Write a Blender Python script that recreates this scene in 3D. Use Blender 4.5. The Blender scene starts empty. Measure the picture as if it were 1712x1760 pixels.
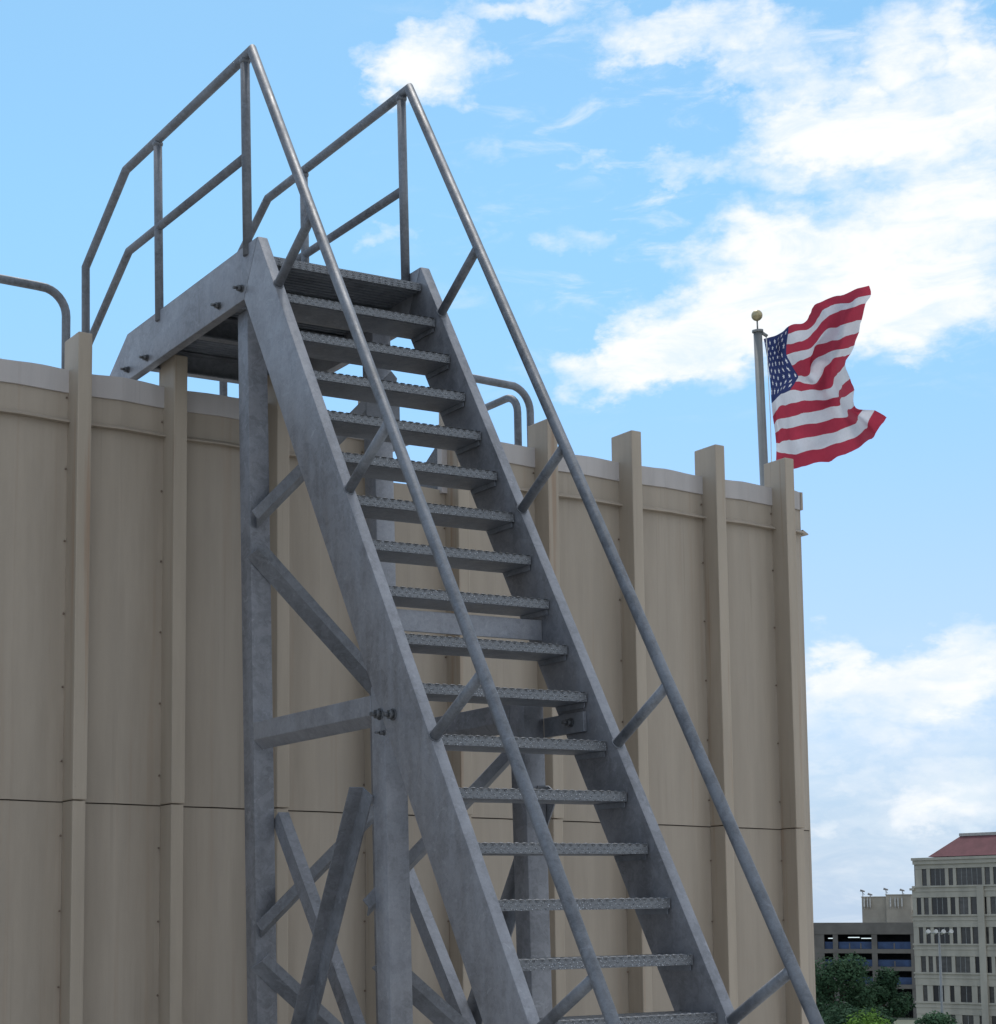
import bpy, bmesh, math, random
from mathutils import Vector, Matrix, noise as mnoise
random.seed(7)
sc = bpy.context.scene
col = sc.collection
R = math.radians
ZO = 4.674                      # height of the platform above the roof deck

# ------------------------------------------------------------------ camera
cam_d = bpy.data.cameras.new('camera'); cam = bpy.data.objects.new('camera', cam_d); col.objects.link(cam)
cam.location = (-4.39361, -6.59643, 1.70068)
right = Vector((0.8677, -0.4970, -0.0010)); up = Vector((-0.0538, -0.0959, 0.9939)); fwd = Vector((0.4941, 0.8624, 0.1100))
fwd.normalize(); right = (right - fwd * right.dot(fwd)).normalized(); up = right.cross(fwd)
cam.rotation_euler = Matrix((right, up, -fwd)).transposed().to_euler()
cam_d.sensor_fit = 'HORIZONTAL'; cam_d.sensor_width = 36; cam_d.lens = 64.357
cam_d.shift_x = 0.19297; cam_d.shift_y = 0.22591
cam_d.clip_start = 0.1; cam_d.clip_end = 9000
sc.camera = cam

# ------------------------------------------------------------------ sun, sky, exposure
SUN_AZ, SUN_EL = R(28), R(63)   # azimuth from +Y towards +X: beyond the wall
sc.view_settings.view_transform = 'Standard'; sc.view_settings.look = 'None'
sc.view_settings.gamma = 1; sc.view_settings.exposure = 1.45
sd = bpy.data.lights.new('sun', 'SUN'); sun = bpy.data.objects.new('sun', sd); col.objects.link(sun)
sd.energy = 0.8; sd.angle = R(10); sd.color = (1.0, 0.95, 0.88)
sdir = Vector((math.sin(SUN_AZ) * math.cos(SUN_EL), math.cos(SUN_AZ) * math.cos(SUN_EL), math.sin(SUN_EL)))
sun.rotation_euler = sdir.to_track_quat('Z', 'Y').to_euler(); sun.location = (0, 0, 60)

BLOBS = [(0.5941,0.4718,0.0357,0.0198,0.90),(0.5804,0.4651,0.0205,0.0171,0.50),(0.6456,0.4959,0.0404,0.0078,0.80),(0.7388,0.4785,0.0486,0.0152,1.00),(0.7088,0.4684,0.0231,0.0098,0.50),(0.7901,0.4622,0.0347,0.0193,0.80),(0.8300,0.4295,0.0548,0.0223,1.00),(0.8169,0.4140,0.0582,0.0198,1.00),(0.8622,0.4586,0.0331,0.0243,0.95),(0.8976,0.4396,0.0206,0.0296,1.00),(0.8840,0.4055,0.0353,0.0332,1.00),(0.8578,0.3573,0.0762,0.0373,1.15),(0.7863,0.3499,0.0588,0.0266,1.05),(0.7776,0.3744,0.0377,0.0176,0.70),(0.7569,0.3252,0.0627,0.0226,1.10),(0.6983,0.3074,0.0356,0.0154,1.00),(0.7246,0.3182,0.0384,0.0183,1.00),(0.8322,0.3277,0.0889,0.0221,1.15),(0.7434,0.2986,0.0254,0.0077,0.50),(0.8585,0.3012,0.0179,0.0042,0.50),(0.7401,0.4114,0.0258,0.0073,0.60),(0.6877,0.4196,0.0132,0.0044,0.50),(0.6736,0.3804,0.0198,0.0090,0.50),(0.6241,0.4259,0.0135,0.0073,0.35),(0.8136,0.1449,0.0151,0.0172,0.90),(0.8011,0.1360,0.0272,0.0188,0.80),(0.8403,0.1359,0.0410,0.0155,0.95),(0.8817,0.1416,0.0314,0.0183,1.00),(0.8667,0.1301,0.0402,0.0154,0.90),(0.8731,0.0714,0.0342,0.0153,0.95),(0.8466,0.0629,0.0434,0.0139,0.75),(0.8235,0.0820,0.0149,0.0078,0.60),(0.7996,0.0858,0.0121,0.0094,0.60),(0.8094,0.1106,0.0359,0.0188,0.60),(0.8598,0.1026,0.0460,0.0216,0.60),(0.8278,0.0322,0.0351,0.0124,0.30),(0.8017,0.0591,0.0120,0.0078,0.60),(0.5695,0.3827,0.0135,0.0054,0.40)]

class NT:
    """small helper for building node trees"""
    def __init__(s, tree): s.t = tree; s.n = tree.nodes; s.l = tree.links
    def put(s, sock, v):
        if hasattr(v, 'is_output') or isinstance(v, bpy.types.NodeSocket): s.l.new(v, sock)
        elif isinstance(v, (tuple, list)) and len(v) == 3 and sock.type == 'RGBA': sock.default_value = (*v, 1)
        else: sock.default_value = v
    def node(s, typ, **kw):
        n = s.n.new(typ)
        for k, v in kw.items(): setattr(n, k, v)
        return n
    def math(s, op, a, b=0.0, c=None, clamp=False):
        n = s.node('ShaderNodeMath', operation=op, use_clamp=clamp)
        s.put(n.inputs[0], a); s.put(n.inputs[1], b)
        if c is not None: s.put(n.inputs[2], c)
        return n.outputs[0]
    def vmath(s, op, a, b=(0, 0, 0)):
        n = s.node('ShaderNodeVectorMath', operation=op); s.put(n.inputs[0], a); s.put(n.inputs[1], b); return n.outputs[0]
    def mix(s, f, a, b, mode='MIX'):
        n = s.node('ShaderNodeMix', data_type='RGBA', blend_type=mode)
        s.put(n.inputs[0], f); s.put(n.inputs[6], a); s.put(n.inputs[7], b); return n.outputs[2]
    def noise(s, vec, scale, detail=4, rough=.55, dist=0.0):
        n = s.node('ShaderNodeTexNoise'); s.put(n.inputs['Vector'], vec)
        n.inputs['Scale'].default_value = scale; n.inputs['Detail'].default_value = detail
        n.inputs['Roughness'].default_value = rough; n.inputs['Distortion'].default_value = dist
        return n.outputs[0]
    def smooth(s, v, lo, hi, a=0.0, b=1.0):
        n = s.node('ShaderNodeMapRange', interpolation_type='SMOOTHSTEP')
        s.put(n.inputs[0], v); n.inputs[1].default_value = lo; n.inputs[2].default_value = hi
        n.inputs[3].default_value = a; n.inputs[4].default_value = b; return n.outputs[0]
    def lin(s, v, lo, hi, a=0.0, b=1.0):
        n = s.node('ShaderNodeMapRange'); s.put(n.inputs[0], v); n.inputs[1].default_value = lo; n.inputs[2].default_value = hi
        n.inputs[3].default_value = a; n.inputs[4].default_value = b; return n.outputs[0]

world = bpy.data.worlds.new('World'); sc.world = world; world.use_nodes = True
w = NT(world.node_tree); w.n.clear()
out = w.node('ShaderNodeOutputWorld'); bg = w.node('ShaderNodeBackground')
sky = w.node('ShaderNodeTexSky', sky_type='NISHITA'); sky.sun_disc = False
sky.sun_elevation = SUN_EL; sky.sun_rotation = SUN_AZ; sky.altitude = 100; sky.air_density = 1.0; sky.dust_density = 0.4; sky.ozone_density = 1.0
tc = w.node('ShaderNodeTexCoord'); sep = w.node('ShaderNodeSeparateXYZ'); w.put(sep.inputs[0], tc.outputs['Generated'])
az = w.math('ARCTAN2', sep.outputs[0], sep.outputs[1]); el = w.math('ARCSINE', sep.outputs[2])
cmb = w.node('ShaderNodeCombineXYZ'); w.put(cmb.inputs[0], az); w.put(cmb.inputs[1], w.math('MULTIPLY', el, 1.7))
P2 = cmb.outputs[0]
# gentle warp so that the cloud edges are not ellipses
warp = w.noise(P2, 26, 5, .6)
warp2 = w.noise(w.vmath('ADD', P2, (7.3, 1.1, 0)), 26, 5, .6)
azw = w.math('ADD', az, w.math('MULTIPLY', w.math('SUBTRACT', warp, .5), .085))
elw = w.math('ADD', el, w.math('MULTIPLY', w.math('SUBTRACT', warp2, .5), .05))
total = 0.0
for a, e, ra, re, wt in BLOBS:
    dx = w.math('DIVIDE', w.math('SUBTRACT', azw, a), ra * 1.25); dy = w.math('DIVIDE', w.math('SUBTRACT', elw, e), re * 1.3)
    r2 = w.math('ADD', w.math('MULTIPLY', dx, dx), w.math('MULTIPLY', dy, dy))
    b = w.math('MULTIPLY', w.math('SUBTRACT', 1.0, r2, clamp=True), wt)
    total = b if total == 0.0 else w.math('MAXIMUM', total, w.math('ADD', w.math('MULTIPLY', total, .75), w.math('MULTIPLY', b, .75)))
# scattered unseen clouds added over the rest of the sky to whiten the light
oth = w.smooth(w.noise(P2, 3.1, 6, .55), .36, .56)
side = w.math('SUBTRACT', 1.0, w.math('MULTIPLY', w.math('MULTIPLY', w.smooth(az, -2.5, -2.0), w.smooth(az, -.1, -.5)), .5))  # added clouds thinned on the left so left-facing surfaces stay darker
away = w.smooth(w.math('ABSOLUTE', w.math('SUBTRACT', az, .62)), .42, .75)
total = w.math('MAXIMUM', total, w.math('MULTIPLY', w.math('MULTIPLY', w.math('MULTIPLY', oth, away), side), 1.15))
fine = w.noise(P2, 60, 9, .62, .3)
wide = w.noise(P2, 20, 5, .6)
dens = w.math('ADD', total, w.math('MULTIPLY', w.math('SUBTRACT', fine, .5), .68))
dens = w.math('ADD', dens, w.math('MULTIPLY', w.math('SUBTRACT', wide, .5), .7))
mask = w.smooth(dens, .0, 1.05)
mask = w.math('MULTIPLY', mask, w.smooth(total, .0, .22))
wp = w.noise(w.vmath('MULTIPLY', P2, (1.0, 1.9, 1.0)), 17, 9, .64, .6)
wreg = w.math('MULTIPLY', w.smooth(az, .52, .74), w.smooth(el, .26, .36))
wisp = w.math('MULTIPLY', w.math('MULTIPLY', w.smooth(wp, .50, .76), wreg), .55)
mask = w.math('MULTIPLY', mask, w.smooth(wp, .30, .58, .68, 1.0))
wlow = w.math('MULTIPLY', w.math('MULTIPLY', w.smooth(wp, .40, .70), w.smooth(el, .17, .10)), .36)
mask = w.math('MAXIMUM', mask, w.math('MAXIMUM', wisp, wlow))
skyc = w.mix(1.0, sky.outputs[0], w.mix(w.smooth(el, .16, .42), (0.93, 1.06, 1.22), (0.97, 1.31, 1.25)), 'MULTIPLY')
hz_ = w.math('MULTIPLY', w.smooth(el, .0, .30, 1.0, 0.0), .95)
skyc = w.mix(hz_, skyc, (3.7, 4.7, 6.1))
low = w.smooth(el, .0, .25)
cl_low = (5.4, 6.3, 7.1); cl_hi = (7.5, 7.6, 7.7)
shade = w.smooth(w.math('ADD', wide, w.math('MULTIPLY', fine, .3)), .55, .8)
cloud = w.mix(w.math('MULTIPLY', shade, w.math('SUBTRACT', 1.0, low)), cl_hi, cl_low)
skyf = w.mix(mask, skyc, cloud)
w.put(bg.inputs[0], skyf); bg.inputs[1].default_value = 0.05
world.cycles.sampling_method = 'MANUAL'; world.cycles.sample_map_resolution = 512
w.l.new(bg.outputs[0], out.inputs[0])

# ------------------------------------------------------------------ object helpers
def link(name, me, m, parent=None):
    o = bpy.data.objects.new(name, me); col.objects.link(o)
    if m:
        for x in (m if isinstance(m, list) else [m]): me.materials.append(x)
    if parent: o.parent = parent
    return o
def thing(name, label, cat, loc=(0, 0, 0), rotz=0.0, group=None):
    o = bpy.data.objects.new(name, None); col.objects.link(o); o.location = loc; o.rotation_euler = (0, 0, rotz)
    o.empty_display_size = .2
    return tag(o, label, cat, group)
def tag(o, label, cat, group=None):
    o['label'] = label; o['category'] = cat
    if group: o['group'] = group
    return o
def struct(o): o['kind'] = 'structure'; return o
def copy_tree(o, parent=None):
    c = o.copy(); col.objects.link(c)
    if parent: c.parent = parent
    for ch in list(o.children): copy_tree(ch, c)
    return c

class MB:
    """collects shapes and links them as one mesh object"""
    def __init__(s): s.bm = bmesh.new()
    def face(s, pts, mi=0):
        f = s.bm.faces.new([s.bm.verts.new(p) for p in pts]); f.material_index = mi; return f
    def box(s, a, b, bev=0.0, mi=0):
        x0, y0, z0 = [min(a[i], b[i]) for i in range(3)]; x1, y1, z1 = [max(a[i], b[i]) for i in range(3)]
        return s.prism([(x0, y0), (x1, y0), (x1, y1), (x0, y1)], z0, z1, 'Z', bev, mi)
    def prism(s, poly, a, b, axis='X', bev=0.0, mi=0):
        def P(p, h):
            if axis == 'X': return (h, p[0], p[1])
            if axis == 'Y': return (p[0], h, p[1])
            return (p[0], p[1], h)
        v0 = [s.bm.verts.new(P(p, a)) for p in poly]; v1 = [s.bm.verts.new(P(p, b)) for p in poly]
        n = len(poly); fs = [s.bm.faces.new(v0[::-1]), s.bm.faces.new(v1)]
        for i in range(n): fs.append(s.bm.faces.new((v0[i], v0[(i + 1) % n], v1[(i + 1) % n], v1[i])))
        bmesh.ops.recalc_face_normals(s.bm, faces=fs)
        for f in fs: f.material_index = mi
        if bev:
            es = list({e for f in fs for e in f.edges})
            bmesh.ops.bevel(s.bm, geom=es, offset=bev, segments=2, affect='EDGES', profile=.6)
        return fs
    def beam(s, a, b, prof, upv=(0, 0, 1), bev=0.0, mi=0):
        """sweep a 2-D profile (side, up) from a to b"""
        a, b = Vector(a), Vector(b); d = (b - a).normalized(); u = Vector(upv); u = (u - d * u.dot(d)).normalized(); sd_ = d.cross(u)
        v0 = [s.bm.verts.new(a + sd_ * p[0] + u * p[1]) for p in prof]; v1 = [s.bm.verts.new(b + sd_ * p[0] + u * p[1]) for p in prof]
        n = len(prof); fs = [s.bm.faces.new(v0[::-1]), s.bm.faces.new(v1)]
        for i in range(n): fs.append(s.bm.faces.new((v0[i], v0[(i + 1) % n], v1[(i + 1) % n], v1[i])))
        bmesh.ops.recalc_face_normals(s.bm, faces=fs)
        for f in fs: f.material_index = mi
        if bev:
            bmesh.ops.bevel(s.bm, geom=list({e for f in fs for e in f.edges}), offset=bev, segments=1, affect='EDGES')
    def tube(s, pts, r, n=14, cap=True, mi=0):
        pts = [Vector(p) for p in pts]; rings = []; ref = None
        for i, p in enumerate(pts):
            d0 = (p - pts[i - 1]).normalized() if i else None; d1 = (pts[i + 1] - p).normalized() if i < len(pts) - 1 else None
            d = (d0 + d1).normalized() if d0 and d1 else (d0 or d1)
            k = 1.0
            if d0 and d1: k = 1 / max(.35, d.dot(d1))
            if ref is None: ref = Vector((1, 0, 0)) if abs(d.x) < .9 else Vector((0, 1, 0))
            u = (ref - d * ref.dot(d)).normalized(); v = d.cross(u); ref = u
            bis = (d1 - d0) if d0 and d1 else None
            bis = bis.normalized() if bis and bis.length > 1e-5 else None
            rr = r[i] if isinstance(r, (list, tuple)) else r
            ring = []
            for j in range(n):
                t = 2 * math.pi * j / n; q = u * math.cos(t) + v * math.sin(t)
                if bis: q = q + bis * q.dot(bis) * (k - 1)
                ring.append(s.bm.verts.new(p + q * rr))
            rings.append(ring)
        for a, b in zip(rings, rings[1:]):
            for j in range(n):
                f = s.bm.faces.new((a[j], a[(j + 1) % n], b[(j + 1) % n], b[j])); f.smooth = True; f.material_index = mi
        if cap:
            f = s.bm.faces.new(rings[0][::-1]); f.material_index = mi; f = s.bm.faces.new(rings[-1]); f.material_index = mi
    def ball(s, c, r, seg=16, mi=0, sc_=(1, 1, 1)):
        m = Matrix.Translation(c) @ Matrix.Diagonal((*sc_, 1))
        g = bmesh.ops.create_uvsphere(s.bm, u_segments=seg, v_segments=seg // 2, radius=r, matrix=m)
        for f in {f for v in g['verts'] for f in v.link_faces}: f.smooth = True; f.material_index = mi
    def build(s, name, m, parent=None, off=None, smooth_angle=None):
        if off: bmesh.ops.translate(s.bm, verts=s.bm.verts, vec=off)
        me = bpy.data.meshes.new(name); s.bm.to_mesh(me); s.bm.free()
        if smooth_angle:
            for p in me.polygons: p.use_smooth = True
            me.set_sharp_from_angle(angle=smooth_angle)
        return link(name, me, m, parent)

# ------------------------------------------------------------------ materials
def new_mat(name):
    m = bpy.data.materials.new(name); m.use_nodes = True; k = NT(m.node_tree); k.n.clear()
    o = k.node('ShaderNodeOutputMaterial'); b = k.node('ShaderNodeBsdfPrincipled'); k.l.new(b.outputs[0], o.inputs[0])
    g = k.node('ShaderNodeNewGeometry')
    return m, k, b, g.outputs['Position'], o
def bump(k, b, h, strength, dist=.01):
    n = k.node('ShaderNodeBump'); n.inputs['Strength'].default_value = strength; n.inputs['Distance'].default_value = dist
    k.put(n.inputs['Height'], h); k.l.new(n.outputs[0], b.inputs['Normal'])
def scale_vec(k, v, s): return k.vmath('MULTIPLY', v, s)
def mat_galv(name, base, metal=.45, rough=.5, var=.28, grip=False):
    m, k, b, P, _ = new_mat(name)
    big = k.noise(P, 3.2, 5, .62); streak = k.noise(scale_vec(k, P, (14, 14, 1.6)), 1.4, 5, .6)
    vor = k.node('ShaderNodeTexVoronoi'); k.put(vor.inputs['Vector'], P); vor.inputs['Scale'].default_value = 75
    sp = k.node('ShaderNodeSeparateColor'); k.put(sp.inputs[0], vor.outputs['Color'])
    speck = k.noise(P, 170, 3, .7)
    refl_blot = k.smooth(k.noise(P, 15, 7, .72, .8), .46, .56)  # blotches: mottled zinc plus broken reflections put into the colour
    f = k.math('ADD', k.math('MULTIPLY', k.smooth(big, .33, .68), .45), k.math('MULTIPLY', k.smooth(streak, .35, .68), .30))
    f = k.math('ADD', f, k.math('MULTIPLY', sp.outputs[0], .22)); f = k.math('ADD', f, k.math('MULTIPLY', k.smooth(speck, .4, .7), .17))
    lo = tuple(c * (1 - var) for c in base); hi = tuple(c * (1 + var * 1.25) for c in base)
    c = k.mix(f, lo, hi)
    oi = k.node('ShaderNodeObjectInfo'); c = k.mix(1.0, c, k.lin(oi.outputs['Random'], 0, 1, .84, 1.16), 'MULTIPLY')
    rust = k.smooth(k.noise(scale_vec(k, P, (9, 9, 2.0)), 1.1, 6, .65), .69, .82)
    c = k.mix(k.math('MULTIPLY', rust, .45), c, (.20, .145, .11))
    c = k.mix(k.math('MULTIPLY', refl_blot, .30), c, tuple(x * 1.45 for x in base))
    # pale scuffs and drips of zinc
    scuff = k.smooth(k.noise(scale_vec(k, P, (7, 7, 7)), 2.2, 8, .72, .8), .585, .66)
    c = k.mix(k.math('MULTIPLY', scuff, .38), c, tuple(min(.75, x * 1.75) for x in base))
    if grip:
        dots = k.node('ShaderNodeTexVoronoi'); k.put(dots.inputs['Vector'], P); dots.inputs['Scale'].default_value = 105
        d = k.smooth(dots.outputs['Distance'], .12, .42)
        c = k.mix(d, c, tuple(x * .42 for x in base)); bump(k, b, k.math('MULTIPLY', d, -1.0), .8, .006)
    else:
        bump(k, b, k.math('ADD', speck, k.math('MULTIPLY', big, 2.0)), .18, .006)
    k.put(b.inputs['Base Color'], c); b.inputs['Metallic'].default_value = metal
    k.put(b.inputs['Roughness'], k.lin(streak, .3, .7, rough - .1, rough + .12))
    return m
def mat_plain(name, base, rough=.6, metal=0.0, var=.15, scale=4.0, stretch=(1, 1, 1), bmp=.0):
    m, k, b, P, _ = new_mat(name)
    n = k.noise(scale_vec(k, P, stretch), scale, 5, .6)
    c = k.mix(k.smooth(n, .3, .7), tuple(x * (1 - var) for x in base), tuple(x * (1 + var) for x in base))
    k.put(b.inputs['Base Color'], c); b.inputs['Roughness'].default_value = rough; b.inputs['Metallic'].default_value = metal
    if bmp: bump(k, b, n, bmp)
    return m
def mat_wall(name, base, rust_amt, streaky=.5):
    m, k, b, P, _ = new_mat(name)
    st = k.noise(scale_vec(k, P, (5, 5, .5)), 2.0, 6, .6); fn = k.noise(P, 120, 2, .6); bg_ = k.noise(P, 1.1, 4, .55)
    f = k.math('ADD', k.math('MULTIPLY', k.smooth(st, .3, .7), streaky), k.math('MULTIPLY', bg_, .35)); f = k.math('ADD', f, k.math('MULTIPLY', fn, .15))
    c = k.mix(f, tuple(x * .88 for x in base), tuple(x * 1.12 for x in base))
    rs = k.smooth(k.noise(scale_vec(k, P, (16, 16, .45)), 1.0, 5, .6), .56, .74)
    c = k.mix(k.math('MULTIPLY', rs, rust_amt), c, (.30, .20, .135))
    grime = k.smooth(k.noise(scale_vec(k, P, (22, 22, .7)), 1.0, 6, .7), .60, .80)
    c = k.mix(k.math('MULTIPLY', grime, .25), c, tuple(x * .55 for x in base))
    drip = k.smooth(k.noise(scale_vec(k, P, (30, 30, .35)), 1.0, 7, .72), .56, .70)
    drip = k.math('MULTIPLY', drip, k.smooth(k.noise(P, .9, 3, .5), .42, .62))
    c = k.mix(k.math('MULTIPLY', drip, .40), c, tuple(x * .62 for x in base))
    chalk = k.smooth(k.noise(scale_vec(k, P, (12, 12, .6)), 1.0, 6, .7), .58, .78)
    c = k.mix(k.math('MULTIPLY', chalk, .30), c, tuple(min(.8, x * 1.35) for x in base))
    spot = k.smooth(k.noise(P, 26, 4, .8), .72, .78)
    c = k.mix(k.math('MULTIPLY', spot, .4), c, (.12, .09, .07))
    oi = k.node('ShaderNodeObjectInfo'); c = k.mix(1.0, c, k.lin(oi.outputs['Random'], 0, 1, .95, 1.05), 'MULTIPLY')
    k.put(b.inputs['Base Color'], c); b.inputs['Roughness'].default_value = .55; b.inputs['Specular IOR Level'].default_value = .35
    dent = k.noise(scale_vec(k, P, (2.6, 2.6, 1.1)), 1.3, 3, .5)
    bump(k, b, k.math('ADD', k.math('MULTIPLY', dent, 3.0), k.math('MULTIPLY', fn, .05)), .35, .02)
    return m
M = {}
M['galv'] = mat_galv('galvanised steel', (.240, .248, .275))
M['galv_dull'] = mat_galv('weathered galvanised steel', (.19, .2, .224), .35, .58)
M['pipe'] = mat_galv('galvanised pipe', (.155, .167, .19), .35, .58, .46)
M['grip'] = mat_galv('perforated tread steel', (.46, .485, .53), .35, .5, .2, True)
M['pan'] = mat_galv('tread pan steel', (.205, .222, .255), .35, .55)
M['bolt'] = mat_plain('dark bolt steel and cheek shade', (.11, .115, .125), .55, .4, .3, 90)
M['panel'] = mat_wall('beige painted sheet', (.368, .317, .262), .20)
M['rib'] = mat_wall('beige painted rib', (.38, .324, .262), .75)
M['flash'] = mat_wall('pale flashing', (.45, .425, .42), .08)
M['seam'] = mat_plain('dark seam', (.085, .072, .06), .8)
M['screw'] = mat_plain('rusty screw', (.17, .13, .10), .7)
M['deckroof'] = mat_plain('roof membrane', (.46, .44, .41), .8, 0, .2, 1.5)
M['asphalt'] = mat_plain('ground', (.10, .11, .08), .9, 0, .5, .02)
M['pole'] = mat_plain('brushed aluminium pole', (.22, .23, .235), .5, .3, .12, 3)
M['gold'] = mat_plain('weathered gold ball', (.42, .36, .22), .45, .5, .2, 20)
M['rope'] = mat_plain('white rope', (.75, .75, .72), .8)
def mat_cloth(name, base):
    m, k, b, P, o = new_mat(name)
    n = k.noise(P, 40, 3, .6); c = k.mix(n, tuple(x * .88 for x in base), tuple(min(1, x * 1.1) for x in base))
    k.put(b.inputs['Base Color'], c); b.inputs['Roughness'].default_value = .75; b.inputs['Specular IOR Level'].default_value = .2
    t = k.node('ShaderNodeBsdfTranslucent'); k.put(t.inputs[0], c)
    mx = k.node('ShaderNodeMixShader'); mx.inputs[0].default_value = .42
    k.l.new(b.outputs[0], mx.inputs[1]); k.l.new(t.outputs[0], mx.inputs[2]); k.l.new(mx.outputs[0], o.inputs[0])
    return m
M['red'] = mat_cloth('red cloth', (.41, .045, .08)); M['white'] = mat_cloth('white cloth', (.66, .675, .73)); 
def star_cloth():
    m = mat_cloth('navy cloth with white stars', (.035, .05, .15)); k = NT(m.node_tree)
    uv = k.node('ShaderNodeTexCoord').outputs['UV']; sp = k.node('ShaderNodeSeparateXYZ'); k.put(sp.inputs[0], uv)
    def lattice(off, lo, hi):
        x = k.math('SUBTRACT', k.math('FRACT', k.math('MULTIPLY_ADD', sp.outputs[0], 6.0, off)), .5)
        y = k.math('SUBTRACT', k.math('FRACT', k.math('MULTIPLY_ADD', sp.outputs[1], 5.0, off)), .5)
        r = k.math('SQRT', k.math('ADD', k.math('MULTIPLY', x, x), k.math('MULTIPLY', y, y)))
        th = k.math('ARCTAN2', x, k.math('MULTIPLY', y, -1.0))
        lim = k.math('MULTIPLY_ADD', k.math('COSINE', k.math('MULTIPLY', th, 5.0)), .05, .135)
        s_ = k.math('LESS_THAN', r, lim)
        for c in (0, 1): s_ = k.math('MULTIPLY', s_, k.math('MULTIPLY', k.math('GREATER_THAN', sp.outputs[c], lo[c]), k.math('LESS_THAN', sp.outputs[c], hi[c])))
        return s_
    st = k.math('MAXIMUM', lattice(0.0, (0, 0), (1, 1)), lattice(.5, (1 / 12, .1), (11 / 12, .9)))
    c = k.mix(st, (.035, .05, .15), (.72, .73, .78))
    for n in m.node_tree.nodes:
        if n.type == 'BSDF_PRINCIPLED': k.put(n.inputs['Base Color'], c)
        if n.type == 'BSDF_TRANSLUCENT': k.put(n.inputs[0], c)
    return m
M['blue'] = star_cloth()

# ------------------------------------------------------------------ ground and roof
g = MB(); N = 48
ring = [g.bm.verts.new((4000 * math.cos(2 * math.pi * i / N), 4000 * math.sin(2 * math.pi * i / N), -13)) for i in range(N)]
g.bm.faces.new(ring); struct(g.build('ground', M['asphalt']))
g = MB(); g.box((-16, -13, -12.99), (12, 10, 0)); struct(g.build('roof_deck', M['deckroof']))

# ------------------------------------------------------------------ the ribbed metal wall
WY = 1.2331; ZB = .02
Z_RIM, Z_BAND, Z_LED, Z_SEAM = ZO - .268, ZO - .378, ZO - .524, ZO - 2.354
RIBS = [(-5.22, -.10), (-4.66, -.09), (-4.1, -.10), (-3.52, -.09), (-2.95, -.10), (-2.37, -.09), (-1.80, -.10), (-1.229, -.105), (-.722, -.135), (-.145, -.12), (.444, -.11), (.963, -.11), (1.568, -.125), (2.171, -.105), (2.807, -.10), (3.367, -.105)]
RW, RD = .066, .125
X_END = 3.60
wall = thing('ribbed_wall', 'long beige ribbed sheet metal wall with pale flashing along its top', 'wall', (0, WY, 0))
wy = 0.0
def fold(x0, x1, x):                       # panels bulge forward with a soft fold
    t = (x - x0) / (x1 - x0)
    if t < .06 or t > .94: return 0.0
    k = (t - .06) / .88
    return -.018 * (k / .46 if k < .46 else (1 - k) / .54)
def panel_sheet(x0, x1, z0, z1, off, name, m, wav=0.0, thick=.012):
    b = MB(); xs = [x0 + (x1 - x0) * t for t in (0, .06, .18, .32, .465, .60, .74, .87, .94, 1)]
    nz = 1 if not wav else 1
    pr = []
    for x in xs:
        y = fold(x0, x1, x) - off
        dz = wav * mnoise.noise((x * 5.1, z1, 3.3))
        pr.append((x, y, dz))
    for (xa, ya, da), (xb, yb, db) in zip(pr, pr[1:]):
        b.face([(xa, ya, z0), (xb, yb, z0), (xb, yb, z1 + db), (xa, ya, z1 + da)])
        b.face([(xa, ya, z1 + da), (xb, yb, z1 + db), (xb, yb + thick, z1 + db), (xa, ya + thick, z1 + da)])
        b.face([(xb, yb, z0), (xa, ya, z0), (xa, ya + thick, z0), (xb, yb + thick, z0)])
        b.face([(xb, yb + thick, z0), (xa, ya + thick, z0), (xa, ya + thick, z1 + da), (xb, yb + thick, z1 + db)])
    bmesh.ops.remove_doubles(b.bm, verts=b.bm.verts, dist=1e-5)
    return b.build(name, m, wall)
edges = [(-6.0, None)] + [(x, x + RW) for x, _ in RIBS]
spans = []
prev = -5.9
for x, _ in RIBS: spans.append((prev, x)); prev = x + RW
spans.append((prev, X_END))
NOTCH = (.963 + RW, .0)
for i, (xa, xb) in enumerate(spans):
    notch = abs(xb - .963) < 1e-6            # the panel cut down behind the stair
    top = Z_BAND + .012
    xb2 = xb
    panel_sheet(xa, xb, ZB, Z_SEAM - .004, 0.0, 'panel', M['panel'])
    s_ = MB(); s_.box((xa, -.001, Z_SEAM - .004), (xb, .03, Z_SEAM + .002)); s_.build('seam_strip', M['seam'], wall)
    panel_sheet(xa, xb, Z_SEAM + .002, (top if not notch else Z_LED - .06), .006, 'panel', M['panel'])
    if notch: continue
    panel_sheet(xa, xb, Z_BAND, Z_RIM, .016, 'flashing', M['flash'], .010, .03)
    # the ledge: a small angle running along the panel
    L_ = MB(); xs = [xa + (xb - xa) * t for t in (0, .06, .18, .32, .465, .60, .74, .87, .94, 1)]
    for p, q in zip(xs, xs[1:]):
        yp, yq = fold(xa, xb, p) - .006, fold(xa, xb, q) - .006
        zt, zb, zo = Z_LED + .022, Z_LED - .006, Z_LED
        d = .035
        L_.face([(p, yp, zt), (q, yq, zt), (q, yq - d, zo), (p, yp - d, zo)][::-1])
        L_.face([(p, yp - d, zo), (q, yq - d, zo), (q, yq - d, zb), (p, yp - d, zb)][::-1])
        L_.face([(p, yp - d, zb), (q, yq - d, zb), (q, yq, zb), (p, yp, zb)][::-1])
    bmesh.ops.remove_doubles(L_.bm, verts=L_.bm.verts, dist=1e-5); bmesh.ops.recalc_face_normals(L_.bm, faces=L_.bm.faces)
    L_.build('ledge', M['panel'], wall)
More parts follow.
